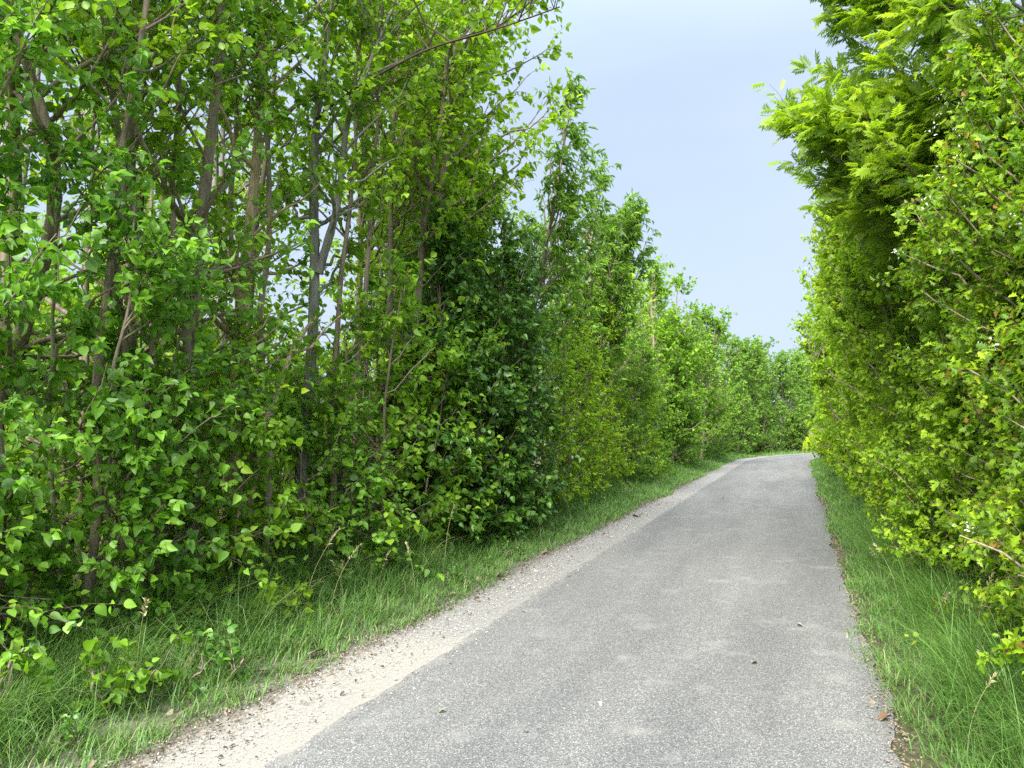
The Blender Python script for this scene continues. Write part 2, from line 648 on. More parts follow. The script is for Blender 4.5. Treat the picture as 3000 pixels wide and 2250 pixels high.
def strip(name, s_arr, t_fn, nt_, z_fn, mats, smooth=True):
    """sheet laid along the road; t_fn(s) -> (t0, t1) arrays"""
    t0, t1 = t_fn(s_arr)
    k = np.linspace(0, 1, nt_)
    T = t0[:, None] + (t1 - t0)[:, None] * k[None]
    S = np.broadcast_to(s_arr[:, None], T.shape)
    P = W(S, T)
    P[..., 2] += z_fn(S, T)
    g = Geo()
    idx = np.arange(T.size).reshape(T.shape)
    q = np.stack([idx[:-1, :-1], idx[:-1, 1:], idx[1:, 1:], idx[1:, :-1]], -1).reshape(-1, 4)[:, ::-1]
    g.add(P, q)
    me = g.mesh(name, mats, smooth)
    uv = me.uv_layers.new(name='road')
    li = np.empty(len(me.loops), np.int32)
    me.loops.foreach_get('vertex_index', li)
    uvs = np.stack([S.ravel()[li], T.ravel()[li]], -1).astype(np.float32)
    uv.data.foreach_set('uv', uvs.ravel())
    return link(name, me, kind='structure')


def wave(s, seed, amp, fr):
    r = np.random.default_rng(seed)
    o = np.zeros_like(s)
    for k in range(6):
        f = fr * 1.8 ** k
        o += amp * 0.62 ** k * np.sin(s * f * r.uniform(.8, 1.2) + r.uniform(0, 7))
    return o


# --- asphalt
m, t, out = new_mat('asphalt')
geo = N(t, 'ShaderNodeNewGeometry')
uvn = N(t, 'ShaderNodeUVMap', uv_map='road')
pos = geo.outputs['Position']
vor = N(t, 'ShaderNodeTexVoronoi', Scale=210.0)
t.links.new(pos, vor.inputs['Vector'])
sepc = N(t, 'ShaderNodeSeparateColor')
t.links.new(vor.outputs['Color'], sepc.inputs[0])
stones = ramp(t, [(0.0, (0.053, 0.052, 0.050)), (.35, (0.088, 0.087, 0.083)), (.75, (0.131, 0.129, 0.122)), (.92, (0.193, 0.190, 0.179)), (1, (0.322, 0.316, 0.299))])
t.links.new(sepc.outputs[0], stones.inputs['Fac'])
fine = N(t, 'ShaderNodeTexNoise', Scale=260.0, Detail=3, Roughness=.7)
t.links.new(pos, fine.inputs['Vector'])
finer = ramp(t, [(.35, (.55, .55, .55)), (.65, (1.35, 1.35, 1.33))])
t.links.new(fine.outputs['Fac'], finer.inputs['Fac'])
c1 = mixc(t, stones.outputs['Color'], finer.outputs['Color'], 1.0, 'MULTIPLY')
# worn, dusty tracks along the road
mpu = N(t, 'ShaderNodeMapping')
mpu.inputs['Scale'].default_value = (0.22, 1.5, 1)
t.links.new(uvn.outputs[0], mpu.inputs['Vector'])
tr_ = N(t, 'ShaderNodeTexNoise', Scale=1.0, Detail=5, Roughness=.6)
t.links.new(mpu.outputs[0], tr_.inputs['Vector'])
trr = ramp(t, [(.36, (.95, .95, .95)), (.7, (1.3, 1.295, 1.27))])
t.links.new(tr_.outputs['Fac'], trr.inputs['Fac'])
c2 = mixc(t, c1, trr.outputs['Color'], 1.0, 'MULTIPLY')
# pale dusty blotches
bl = N(t, 'ShaderNodeTexNoise', Scale=2.3, Detail=7, Roughness=.62)
t.links.new(pos, bl.inputs['Vector'])
blr = ramp(t, [(.56, (0, 0, 0)), (.74, (.6, .6, .6))])
t.links.new(bl.outputs['Fac'], blr.inputs['Fac'])
c3 = mixc(t, c2, (.21, .205, .19), blr.outputs['Color'])
# dried spots near the right edge and in the middle
spots = [(2440, 1980, .10, .07), (2452, 2108, .12, .06), (2325, 1840, .10, .04), (1850, 2130, .13, .05), (1830, 1925, .09, .05), (2090, 1700, .14, .06), (2400, 1660, .16, .07), (2050, 2010, .07, .05)]
acc = None
nsp = N(t, 'ShaderNodeTexNoise', Scale=9.0, Detail=6, Roughness=.7)
t.links.new(pos, nsp.inputs['Vector'])
for (px, py, ra, rb) in spots:
    dpt = CAM_H * F_PX / (py - HORIZON)
    cx, cyy = (px - 1500) / F_PX * dpt, dpt
    mp = N(t, 'ShaderNodeMapping')
    mp.vector_type = 'TEXTURE'
    mp.inputs['Location'].default_value = (cx, cyy, 0)
    mp.inputs['Rotation'].default_value = (0, 0, -TH0 + .3)
    mp.inputs['Scale'].default_value = (ra, rb * 1.6, 1)
    t.links.new(pos, mp.inputs['Vector'])
    ln = N(t, 'ShaderNodeVectorMath', operation='LENGTH')
    t.links.new(mp.outputs[0], ln.inputs[0])
    mr = N(t, 'ShaderNodeMapRange')
    mr.inputs['From Min'].default_value = 1.25
    mr.inputs['From Max'].default_value = 0.2
    t.links.new(ln.outputs['Value'], mr.inputs['Value'])
    if acc is None:
        acc = mr.outputs[0]
    else:
        mx = N(t, 'ShaderNodeMath', operation='MAXIMUM')
        t.links.new(acc, mx.inputs[0])
        t.links.new(mr.outputs[0], mx.inputs[1])
        acc = mx.outputs[0]
ma = N(t, 'ShaderNodeMath', operation='MULTIPLY')
t.links.new(acc, ma.inputs[0])
nr = ramp(t, [(.35, (0, 0, 0)), (.62, (1, 1, 1))])
t.links.new(nsp.outputs['Fac'], nr.inputs['Fac'])
t.links.new(nr.outputs['Color'], ma.inputs[1])
ms = N(t, 'ShaderNodeMath', operation='MULTIPLY')
t.links.new(ma.outputs[0], ms.inputs[0])
ms.inputs[1].default_value = .5
c4 = mixc(t, c3, (.25, .24, .205), ms.outputs[0])
# sand trodden over the left edge
sy = N(t, 'ShaderNodeSeparateXYZ')
t.links.new(uvn.outputs[0], sy.inputs[0])
ne = N(t, 'ShaderNodeTexNoise', Scale=7.0, Detail=8, Roughness=.72)
t.links.new(pos, ne.inputs['Vector'])
em = N(t, 'ShaderNodeMath', operation='MULTIPLY_ADD')
t.links.new(ne.outputs['Fac'], em.inputs[0])
em.inputs[1].default_value = .62
t.links.new(sy.outputs['Y'], em.inputs[2])
er = N(t, 'ShaderNodeMapRange')
er.inputs['From Min'].default_value = .24
er.inputs['From Max'].default_value = .40
er.inputs['To Max'].default_value = .8
t.links.new(em.outputs[0], er.inputs['Value'])
c4 = mixc(t, c4, (.225, .21, .178), er.outputs[0])
p = N(t, 'ShaderNodeBsdfPrincipled', Roughness=.88)
p.inputs['Specular IOR Level'].default_value = .3
t.links.new(c4, p.inputs['Base Color'])
bp = N(t, 'ShaderNodeBump', Strength=.5, Distance=.004)
t.links.new(vor.outputs['Distance'], bp.inputs['Height'])
t.links.new(bp.outputs[0], p.inputs['Normal'])
t.links.new(p.outputs[0], out.inputs['Surface'])
ASPHALT = m

s_road = np.concatenate([np.arange(-7, 14, .04), np.arange(14, 40, .15), np.arange(40, 95, .6)])
edge_l = lambda s: wave(s, 3, .011, 9.0) + wave(s, 4, .005, .8)
edge_r = lambda s: wave(s, 5, .018, 5.0) + wave(s, 6, .03, .7)
strip('road', s_road, lambda s: (-ROAD_W + edge_r(s), edge_l(s)), 15,
      lambda S, T: .022 - .012 * ((T + 1.4) / 1.4) ** 2 + 0 * S, [ASPHALT])

# --- sandy shoulder
m, t, out = new_mat('shoulder_sand')
geo = N(t, 'ShaderNodeNewGeometry')
pos = geo.outputs['Position']
uvn = N(t, 'ShaderNodeUVMap', uv_map='road')
sx = N(t, 'ShaderNodeSeparateXYZ')
t.links.new(uvn.outputs[0], sx.inputs[0])
n1 = N(t, 'ShaderNodeTexNoise', Scale=140.0, Detail=4, Roughness=.7)
t.links.new(pos, n1.inputs['Vector'])
r1 = ramp(t, [(.3, (.145, .130, .106)), (.5, (.235, .219, .186)), (.72, (.33, .313, .275))])
t.links.new(n1.outputs['Fac'], r1.inputs['Fac'])
n2 = N(t, 'ShaderNodeTexNoise', Scale=5.0, Detail=6, Roughness=.65)
t.links.new(pos, n2.inputs['Vector'])
# greyer dirt and worn tar further along
add = N(t, 'ShaderNodeMath', operation='MULTIPLY_ADD')
t.links.new(n2.outputs['Fac'], add.inputs[0])
add.inputs[1].default_value = 1.2
t.links.new(sx.outputs['X'], add.inputs[2])
mr = N(t, 'ShaderNodeMapRange')
mr.inputs['From Min'].default_value = 2.7
mr.inputs['From Max'].default_value = 3.3
t.links.new(add.outputs[0], mr.inputs['Value'])
r2 = ramp(t, [(.26, (.085, .08, .072)), (.45, (.18, .172, .157)), (.68, (.265, .255, .232))])
n3 = N(t, 'ShaderNodeTexNoise', Scale=28.0, Detail=7, Roughness=.75)
t.links.new(pos, n3.inputs['Vector'])
t.links.new(n3.outputs['Fac'], r2.inputs['Fac'])
ca = mixc(t, r1.outputs['Color'], r2.outputs['Color'], mr.outputs[0])
# soil towards the grass
add2 = N(t, 'ShaderNodeMath', operation='MULTIPLY_ADD')
t.links.new(n2.outputs['Fac'], add2.inputs[0])
add2.inputs[1].default_value = .5
t.links.new(sx.outputs['Y'], add2.inputs[2])
mr2 = N(t, 'ShaderNodeMapRange')
mr2.inputs['From Min'].default_value = .72
mr2.inputs['From Max'].default_value = 1.02
t.links.new(add2.outputs[0], mr2.inputs['Value'])
r3 = ramp(t, [(.3, (.07, .058, .045)), (.7, (.17, .148, .118))])
t.links.new(n3.outputs['Fac'], r3.inputs['Fac'])
cb = mixc(t, ca, r3.outputs['Color'], mr2.outputs[0])
p = N(t, 'ShaderNodeBsdfPrincipled', Roughness=.95)
p.inputs['Specular IOR Level'].default_value = .15
t.links.new(cb, p.inputs['Base Color'])
bp = N(t, 'ShaderNodeBump', Strength=.7, Distance=.012)
t.links.new(n3.outputs['Fac'], bp.inputs['Height'])
t.links.new(bp.outputs[0], p.inputs['Normal'])
t.links.new(p.outputs[0], out.inputs['Surface'])
SAND = m
strip('shoulder', s_road, lambda s: (-.25 + 0 * s, 1.25 + 0 * s), 14,
      lambda S, T: .003 + .004 * np.sin(S * 3.1 + T * 5) + .012 * np.clip(T - .3, 0, 1), [SAND])

# --- soil under the wood, and the bank on the right
m, t, out = new_mat('soil')
geo = N(t, 'ShaderNodeNewGeometry')
n1 = N(t, 'ShaderNodeTexNoise', Scale=22.0, Detail=8, Roughness=.75)
t.links.new(geo.outputs['Position'], n1.inputs['Vector'])
r1 = ramp(t, [(.3, (.035, .028, .02)), (.5, (.085, .068, .046)), (.72, (.17, .135, .09))])
t.links.new(n1.outputs['Fac'], r1.inputs['Fac'])
n2 = N(t, 'ShaderNodeTexNoise', Scale=1.2, Detail=4)
t.links.new(geo.outputs['Position'], n2.inputs['Vector'])
rr = ramp(t, [(.5, (0, 0, 0)), (.68, (.7, .7, .7))])
t.links.new(n2.outputs['Fac'], rr.inputs['Fac'])
cc = mixc(t, r1.outputs['Color'], (.05, .085, .025), rr.outputs['Color'])
p = N(t, 'ShaderNodeBsdfPrincipled', Roughness=.95)
p.inputs['Specular IOR Level'].default_value = .1
t.links.new(cc, p.inputs['Base Color'])
bp = N(t, 'ShaderNodeBump', Strength=.8, Distance=.03)
t.links.new(n1.outputs['Fac'], bp.inputs['Height'])
t.links.new(bp.outputs[0], p.inputs['Normal'])
t.links.new(p.outputs[0], out.inputs['Surface'])
SOIL = m
s_soft = np.concatenate([np.arange(-7, 30, .3), np.arange(30, 95, .8)])
hump = lambda S, T: .02 * np.sin(S * 1.7 + 2 * np.sin(T * 1.3)) + .02 * np.sin(T * 2.3 + S * .6)
strip('forest_floor', s_soft, lambda s: (.9 + 0 * s, 13 + 0 * s), 40, lambda S, T: -.002 + np.clip(T - 1.1, 0, 1) * (.03 + hump(S, T)), [SOIL])
strip('hedge_bank', s_soft, lambda s: (-7.5 + 0 * s, -2.72 + 0 * s), 18, lambda S, T: -.002 + np.clip(-3.0 - T, 0, 1) * (.05 + hump(S, T)), [SOIL])

# --- the land all round
m, t, out = new_mat('meadow')
geo = N(t, 'ShaderNodeNewGeometry')
n1 = N(t, 'ShaderNodeTexNoise', Scale=.8, Detail=8, Roughness=.7)
t.links.new(geo.outputs['Position'], n1.inputs['Vector'])
r1 = ramp(t, [(.3, (.05, .10, .018)), (.7, (.12, .19, .035))])
t.links.new(n1.outputs['Fac'], r1.inputs['Fac'])
p = N(t, 'ShaderNodeBsdfPrincipled', Roughness=.9)
t.links.new(r1.outputs['Color'], p.inputs['Base Color'])
t.links.new(p.outputs[0], out.inputs['Surface'])
g = Geo()
g.add([(-900, -900, -.05), (900, -900, -.05), (900, 900, -.05), (-900, 900, -.05)], np.array([[0, 1, 2, 3]]))
link('ground', g.mesh('ground', [m]), kind='structure')

# ------------------------------------------------------------------ grass
GRASS = leaf_mat('grass_blade', [(0, (.055, .13, .024)), (.45, (.115, .235, .042)), (.85, (.17, .30, .075)), (.93, (.22, .30, .13)), (1, (.42, .36, .18))],
                 under=(.12, .20, .07), under_f=.3, transl=.3, rough=.45, spec=.35)


def blades(g, pos, h, w, az, bend, var, K=4):
    n = len(pos)
    u = np.linspace(0, 1, K + 1)
    hd = np.stack([np.cos(az), np.sin(az), 0 * az], -1)
    pd = np.stack([-np.sin(az), np.cos(az), 0 * az], -1)
    out_ = bend[:, None] * u[None] ** 1.8
    up_ = u[None] * np.sqrt(np.clip(1 - (out_ * .75) ** 2, .05, 1))
    ctr = pos[:, None] + h[:, None, None] * (out_[..., None] * hd[:, None] + up_[..., None] * UP)
    wd = w[:, None] * (1 - u[None] ** 1.6 * .96) * .5
    A = ctr + pd[:, None] * wd[..., None]
    B = ctr - pd[:, None] * wd[..., None]
    V = np.stack([A, B], 2)
    idx = np.arange(n * (K + 1) * 2).reshape(n, K + 1, 2)
    q = np.stack([idx[:, :-1, 0], idx[:, :-1, 1], idx[:, 1:, 1], idx[:, 1:, 0]], -1).reshape(-1, 4)
    g.add(V, q, np.repeat(var, K))


def grass_field(name, label, n, s_rng, t_in, t_out, side, h0, h1, seed, pw=1.6, wind_az=0.2):
    r = np.random.default_rng(seed)
    g = Geo()
    u = r.uniform(0, 1, n)
    s = s_rng[0] + (s_rng[1] - s_rng[0]) * u ** pw
    k = r.uniform(0, 1, n) ** 1.2
    ti = t_in + wave(s, seed + 1, .06, 1.1) * 1.0 + r.normal(0, .05, n)
    tt = ti + (t_out - ti) * k
    # tufts: thin out between clumps
    cl = np.sin(s * 4.1 + 3 * np.sin(tt * 5.0)) * np.sin(tt * 6.3 + 2 * np.sin(s * 2.7)) + .5 * np.sin(s * 11 + tt * 9)
    keep = r.uniform(-1.5, .7, n) < cl + .45
    s, tt, k = s[keep], tt[keep], k[keep]
    cl = cl[keep]
    n = len(s)
    P = W(s, tt)
    P[:, 2] = -.005
    dist = np.linalg.norm(P[:, :2], axis=1)
    h = (h0 + (h1 - h0) * np.clip(k * 1.25, 0, 1) ** 1.1) * r.uniform(.45, 1.25, n) * (1 + .22 * cl)
    w = (.0030 + .00055 * dist) * r.uniform(.7, 1.4, n)
    az = wind_az + r.normal(0, 1.15, n)
    bend = np.clip(r.normal(.85, .32, n), .05, 1.3)
    var = np.clip(.40 + .16 * cl + r.normal(0, .2, n), 0, .92)
    dry = r.uniform(0, 1, n) < .06
    var[dry] = r.uniform(.94, 1, dry.sum())
    blades(g, P, h, w, az, bend, var)
    link(name, g.mesh(name, [GRASS]), kind='stuff', label=label, category='grass')


grass_field('verge_grass', 'long windswept green grass between the sandy shoulder and the wood', 125000, (-2.2, 40), .62, 2.9, 1, .08, .62, 21)
grass_field('verge_grass', 'grass strip between the asphalt and the tall right hedge', 70000, (-1.5, 42), -2.86, -4.1, -1, .07, .48, 31, wind_az=2.6)
grass_field('verge_grass', 'distant short grass verge on the outside of the bend', 16000, (38, 70), .45, 2.4, 1, .10, .3, 41, pw=1.0)

# --- loose chips, stones and dead leaves
LITTER = plain('litter', (.21, .165, .115))
CHIP = plain('chip', (.40, .37, .31))


def litter(name, label, n, s_rng, t_mu, t_sd, size, mat, seed, pw=1.5, z=.012, stones=False):
    r = np.random.default_rng(seed)
    s = s_rng[0] + (s_rng[1] - s_rng[0]) * r.uniform(0, 1, n) ** pw
    tt = t_mu + r.normal(0, t_sd, n)
    P = W(s, tt)
    P[:, 2] = z + r.uniform(0, .006, n)
    g = Geo()
    az = r.uniform(0, 2 * math.pi, n)
    D = np.stack([np.cos(az), np.sin(az), r.normal(0, .15, n)], -1)
    nn = unit(UP + r.normal(0, .35, (n, 3)))
    sz = size * r.lognormal(0, .4, n)
    if stones:
        tv = np.array([(-.5, 0, 0), (0, -.4, 0), (.5, 0, 0), (0, .42, 0), (.05, 0, .33), (0, 0, -.2)])
        tf = [np.array([(0, 1, 4), (1, 2, 4), (2, 3, 4), (3, 0, 4)])]
        leaves(g, (tv, tf), P, D, nn, sz, r.uniform(0, 1, n))
    else:
        leaves(g, T_OVATE_FAR, P, D, nn, sz, r.uniform(0, 1, n))
    link(name, g.mesh(name, [mat], smooth=False), kind='stuff', label=label, category='litter')


litter('gravel_chips', 'pale gravel chips scattered over the sandy shoulder', 12000, (-1.5, 16), .36, .22, .008, CHIP, 51, stones=True)
litter('leaf_litter', 'brown dead leaves and chips along the grass edge of the shoulder', 7500, (-1.5, 24), .62, .12, .012, LITTER, 52, z=.02)
litter('leaf_litter', 'brown dry leaf litter along the right edge of the asphalt', 5000, (-1.5, 20), -2.82, .04, .011, LITTER, 53, z=.016)
litter('leaf_litter', 'dark dead leaves on the floor of the wood', 9000, (-2, 20), 4.2, 1.3, .05, LITTER, 54, z=.05)

DARKBIT = plain('dark_bits', (.085, .065, .045))
litter('shoulder_debris', 'dark twigs and leaf scraps lying on the sandy shoulder', 2200, (-1.5, 22), .42, .2, .013, DARKBIT, 55, z=.017)
litter('shoulder_debris', 'dark soil crumbs along the grass edge of the shoulder', 5000, (-1.5, 24), .60, .07, .012, DARKBIT, 56, z=.02)

# ------------------------------------------------------------------ left wood: front row
wood = 'trees along the front of the left wood'
BIG = dict(leaf='big', size=.064, n_leaf=9, n_twig=9, lat_len=1.35, twig_len=.42, rnd=.75, up=.75, outw=.5)
LIME = dict(leaf='lime', size=.075, n_leaf=8, n_twig=8, lat_len=1.35, twig_len=.42, rnd=.65)


def mix(a, **k):
    d = dict(a)
    d.update(k)
    return d


plant('broadleaf_tree', 'big-leaved tree at the left edge of the photo with a dark bent bough', 'tree', wood, .1, 3.0, 101, H=8.5, r0=.085, n_lat=50,
      clip=1.9, bias=.6, u0=.05, paths=[[PX(-60, 1850, 5.4), PX(-30, 1300, 5.5), PX(20, 800, 5.5), PX(60, 480, 5.6), PX(30, 250, 5.6), PX(10, -50, 5.7), PX(0, -900, 5.8)],
      [PX(-30, 1250, 5.5), PX(60, 1000, 5.4), PX(190, 560, 5.3), PX(130, 330, 5.3), PX(70, 180, 5.2), PX(20, 0, 5.2), PX(-80, -500, 5.2)]], bark='brown', **BIG)
plant('broadleaf_tree', 'dark leaning tree with the lowest fork beside the grass, left of the pale stripped trunk', 'tree', wood, 1.6, 2.75, 102, r0=.075, n_lat=54,
      clip=1.75, bias=.5, u0=.12, paths=[[PX(405, 1830, 6.2), PX(430, 1650, 6.2), PX(520, 1420, 6.3), PX(560, 1000, 6.4), PX(590, 600, 6.4), PX(640, 250, 6.5), PX(660, -100, 6.5), PX(650, -700, 6.6)],
      [PX(430, 1650, 6.2), PX(330, 1350, 6.2), PX(290, 1000, 6.3), PX(350, 650, 6.3), PX(380, 350, 6.4), PX(400, -300, 6.4)]], **mix(BIG, size=.062))
plant('broadleaf_tree', 'tree with a pale tan trunk stripped of its bark', 'tree', wood, 2.6, 2.7, 103, r0=.075, n_lat=46, bark='tan',
      clip=1.75, bias=.35, u0=.22, paths=[[PX(640, 1745, 7.0), PX(668, 1550, 7.0), PX(690, 1200, 7.1), PX(700, 850, 7.2), PX(735, 700, 7.4), PX(760, 400, 7.4), PX(770, 0, 7.5), PX(770, -700, 7.5)]], **mix(LIME, leaf='mid', size=.062))
plant('broadleaf_tree', 'tall slender tree with a crooked grey trunk bare against the sky', 'tree', wood, 3.4, 2.55, 104, r0=.07, n_lat=60, bark='grey', path_r=[1, .6, .13], path_bark=['grey', 'grey', 'twig'],
      clip=-1.2, bias=.4, u0=.12, paths=[[PX(862, 1710, 8.0), PX(878, 1400, 8.0), PX(915, 1050, 8.0), PX(932, 760, 8.0), PX(905, 500, 8.1), PX(920, 320, 8.1), PX(975, 60, 8.1), PX(1010, -300, 8.2), PX(1010, -600, 8.2)],
      [PX(930, 800, 8.0), PX(985, 640, 8.0), PX(1000, 550, 8.0), PX(1010, 350, 8.0), PX(1120, 100, 8.0), PX(1200, -100, 8.0)],
      [PX(925, 350, 8.0), PX(1010, 275, 7.9), PX(1250, 140, 7.7), PX(1460, 85, 7.5), PX(1640, 20, 7.3)]], **mix(LIME, size=.07, n_twig=8))
plant('broadleaf_tree', 'thin brown tree standing left of the dark ivy-green bush', 'tree', wood, 5.6, 2.5, 105, r0=.055, n_lat=56,
      clip=1.5, bias=.3, u0=.06, paths=[[PX(1095, 1630, 9.8), PX(1110, 1300, 9.8), PX(1150, 900, 9.8), PX(1140, 500, 9.8), PX(1160, 200, 9.9), PX(1200, -200, 9.9)],
      [PX(1110, 1350, 9.8), PX(1225, 1000, 9.8), PX(1240, 640, 9.9), PX(1300, 350, 9.9), PX(1320, -150, 9.9)]], **LIME)
plant('broadleaf_tree', 'leafy tree with thin twin stems between the leaning dark tree and the pale stripped trunk', 'tree', wood, 2.2, 3.3, 106, H=8.2, stems=2, spread=.35, r0=.05, n_lat=40,
      clip=1.9, bias=.3, u0=.1, **mix(LIME, size=.066))
plant('broadleaf_tree', 'bright lime-green tree behind the pale stripped trunk and the crooked grey one', 'tree', wood, 4.2, 3.6, 107, H=9.4, stems=2, spread=.3, r0=.06, n_lat=60, bark='grey',
      clip=1.7, bias=.3, u0=.15, **LIME)
plant('broadleaf_tree', 'tall lime-green tree whose long upper boughs reach out towards the open sky', 'tree', wood, 6.6, 3.0, 108, H=9.6, stems=4, spread=.6, lean=.5, r0=.06, n_lat=150, bark='brown',
      clip=.7, bias=.35, u0=.42, **mix(LIME, lat_len=2.1, n_twig=12, size=.08))
plant('broadleaf_tree', 'many-stemmed tree rising straight behind the dark ivy-green bush', 'tree', wood, 8.4, 3.5, 109, H=8.0, stems=5, spread=.5, r0=.05, n_lat=150, bark='grey',
      clip=.9, bias=.35, u0=.3, prof='vase', **mix(LIME, n_twig=11, lat_len=1.7, size=.08))

# windblown feathery trees over the hedge
feather = dict(leaf='ashgreen', tpl=T_LANCE, size=.105, n_leaf=14, n_twig=10, twig_len=.34, rnd=.5, wind=.5)
plant('ash_tree', 'windblown feathery tree with the highest leafy edge against the sky left of the road', 'tree', 'windblown feathery trees', 9.6, 3.0, 110, H=7.2, stems=7, spread=1.0, lean=.3, r0=.06,
      n_lat=300, lat_len=1.5, u0=.3, elev=(25, 65), prof='tree', bias=.3, **feather)
plant('ash_tree', 'windblown feathery tree leaning over the hedge with separate puffs of leaves', 'tree', 'windblown feathery trees', 13.6, 3.0, 111, stems=5, H=7.4, spread=.8, lean=1.0, r0=.07,
      n_lat=190, lat_len=1.5, u0=.3, elev=(25, 60), prof='tree', bias=.3, bark='brown', **feather)

# slim stems among them
sg = 'slim saplings among the front trees of the left wood'
sl_ = 'slim bare-stemmed sapling among the front trees of the left wood'
sap = plant('sapling', sl_, 'tree', sg, 1.0, 2.2, 118, H=7.5, stems=1, r0=.036, n_lat=20, u0=.45, bark='brown', lean_s=.5, wob=.22, **mix(LIME, leaf='lime', lat_len=.85, size=.07))
sap2 = plant('sapling', sl_, 'tree', sg, 2.05, 2.2, 119, H=6.8, stems=1, r0=.034, n_lat=18, u0=.48, bark='brown', lean_s=-.4, wob=.25, **mix(LIME, leaf='mid', lat_len=.8, size=.07))
for i, (s, t_, k) in enumerate([(.55, 2.4, 1.0), (1.35, 2.15, .95), (2.9, 2.2, 1.05), (3.9, 2.2, .95), (4.3, 2.3, 1.05), (1.7, 2.6, 1.0), (3.2, 2.6, 1.05), (.3, 2.2, .9), (2.4, 3.0, 1.1), (3.6, 3.1, 1.1)]):
    copy_plant(sap if i % 2 else sap2, s, t_, sl_, rot=i * 2.1, scale=k)

# low leafy growth under the front row
low = 'low shrubs at the foot of the left wood'
SH = dict(bias=.5, prof='column', elev=(5, 60), u0=.05, stem_name='stem', r0=.018, wob=.1)
plant('hazel_shrub', 'low leafy shrub hanging over the grass at the bottom left corner', 'shrub', low,   .3, 2.5, 121, H=1.2, stems=5, spread=.35, n_lat=40, lat_len=.65, clip=1.7, n_twig=7, n_leaf=7, leaf='mid', size=.05, **SH)
plant('hazel_shrub', 'leafy shrub in front of the leaning dark tree, big leaves with pale backs', 'shrub', low, 1.1, 2.5, 122, H=3.4, stems=5, spread=.4, n_lat=72, lat_len=.9, clip=1.6, n_twig=10, n_leaf=10, leaf='big', size=.06, **SH)
plant('hazel_shrub', 'shrub of big pale-backed leaves reaching up the left edge of the photo', 'shrub', low, -.1, 2.7, 123, H=4.2, stems=5, spread=.5, n_lat=90, lat_len=1.0, clip=1.6, n_twig=10, n_leaf=10, leaf='big', size=.064, **SH)
plant('hazel_shrub', 'bright-leaved shrub between the pale stripped trunk and the crooked grey tree', 'shrub', low, 3.2, 2.9, 124, H=2.2, stems=4, spread=.4, n_lat=54, lat_len=.85, clip=1.7, n_twig=8, n_leaf=7, leaf='lime', size=.075, **SH)
plant('hazel_shrub', 'bushy green shrub right of the crooked grey trunk', 'shrub', low, 4.8, 2.2, 125, H=3.2, stems=5, spread=.5, n_lat=70, lat_len=.95, clip=1.3, n_twig=8, n_leaf=8, leaf='mid', size=.072, **SH)
plant('hazel_shrub', 'bushy green shrub at the foot of the thin brown tree, spilling onto the grass', 'shrub', low, 5.9, 2.1, 126, H=2.4, stems=5, spread=.5, n_lat=74, lat_len=.95, clip=1.2, n_twig=8, n_leaf=8, leaf='mid', size=.07, **SH)
plant('hazel_shrub', 'light green shrub against the left side of the dark ivy-green bush', 'shrub', low, 6.9, 3.2, 127, H=3.4, stems=5, spread=.5, n_lat=80, lat_len=.95, clip=1.6, n_twig=8, n_leaf=8, leaf='lime', size=.068, **SH)

plant('hazel_shrub', 'loose shrub in front of the pale stripped trunk, its leaves reaching over the grass', 'shrub', low, 2.1, 2.25, 128, H=1.9, stems=4, spread=.35, n_lat=40, lat_len=.85, clip=1.45, n_twig=9, n_leaf=9, leaf='mid', size=.06, **SH)
plant('hazel_shrub', 'loose shrub at the foot of the crooked trunk, its leaves reaching over the grass', 'shrub', low, 3.9, 2.2, 129, H=1.8, stems=4, spread=.4, n_lat=42, lat_len=.9, clip=1.4, n_twig=9, n_leaf=9, leaf='big', size=.06, **SH)
plant('hazel_shrub', 'green shrub filling the gap behind the pale stripped trunk', 'shrub', low, 3.0, 3.2, 130, H=2.8, stems=5, spread=.5, n_lat=70, lat_len=.95, clip=1.9, n_twig=9, n_leaf=9, leaf='mid', size=.062, **SH)

# ------------------------------------------------------------------ left hedge, towards the bend
hedge_l = 'hedge bushes along the left verge'
HB = dict(bias=.45, prof='column', elev=(5, 65), u0=.03, stem_name='stem', r0=.022, wob=.12, stems=5, spread=.55, n_twig=10, n_leaf=9, twig_len=.32)
plant('ivy_bush', 'tall dark ivy-green bush, the darkest in the left hedge', 'bush', hedge_l, 6.4, 1.8, 131, H=4.5, n_lat=220, lat_len=1.15, clip=1.15, leaf='dark', size=.072, **mix(HB, prof='cone', spread=.4, n_leaf=11, n_twig=12))
plant('ivy_bush', 'dark ivy-green bush right behind the tallest dark one', 'bush', hedge_l, 7.9, 1.95, 132, H=4.0, n_lat=190, lat_len=1.2, clip=1.15, leaf='dark', size=.065, **HB)
hb = [(10.2, 2.05, 3.2, 'lime', .062, 'light green hedge bush next to the dark ivy-green pair'),
      (12.0, 2.05, 3.9, 'lime', .062, 'hedge bush directly under the leaning feathery tree'),
      (13.7, 2.10, 4.1, 'yellow', .062, 'bright yellowish hedge bush just past the leaning feathery tree'),
      (15.4, 2.15, 4.2, 'yellow', .065, 'yellow-green hedge bush in the middle of the left hedge'),
      (16.9, 2.20, 3.9, 'far', .065, 'greyish green hedge bush beyond the yellow-green one'),
      (18.4, 2.20, 4.0, 'yellow', .068, 'light hedge bush before the last dark gap in the left hedge'),
      (20.2, 2.30, 3.4, 'mid', .07, 'mid-green hedge bush in front of the tall pointed tree')]
for i, (s, t_, H, lf, sz, lab) in enumerate(hb):
    plant('hedge_bush', lab, 'bush', hedge_l, s, t_, 140 + i, H=H, n_lat=100, lat_len=1.1, clip=1.2, leaf=lf, size=sz, tpl=T_OVATE_FAR, **HB)
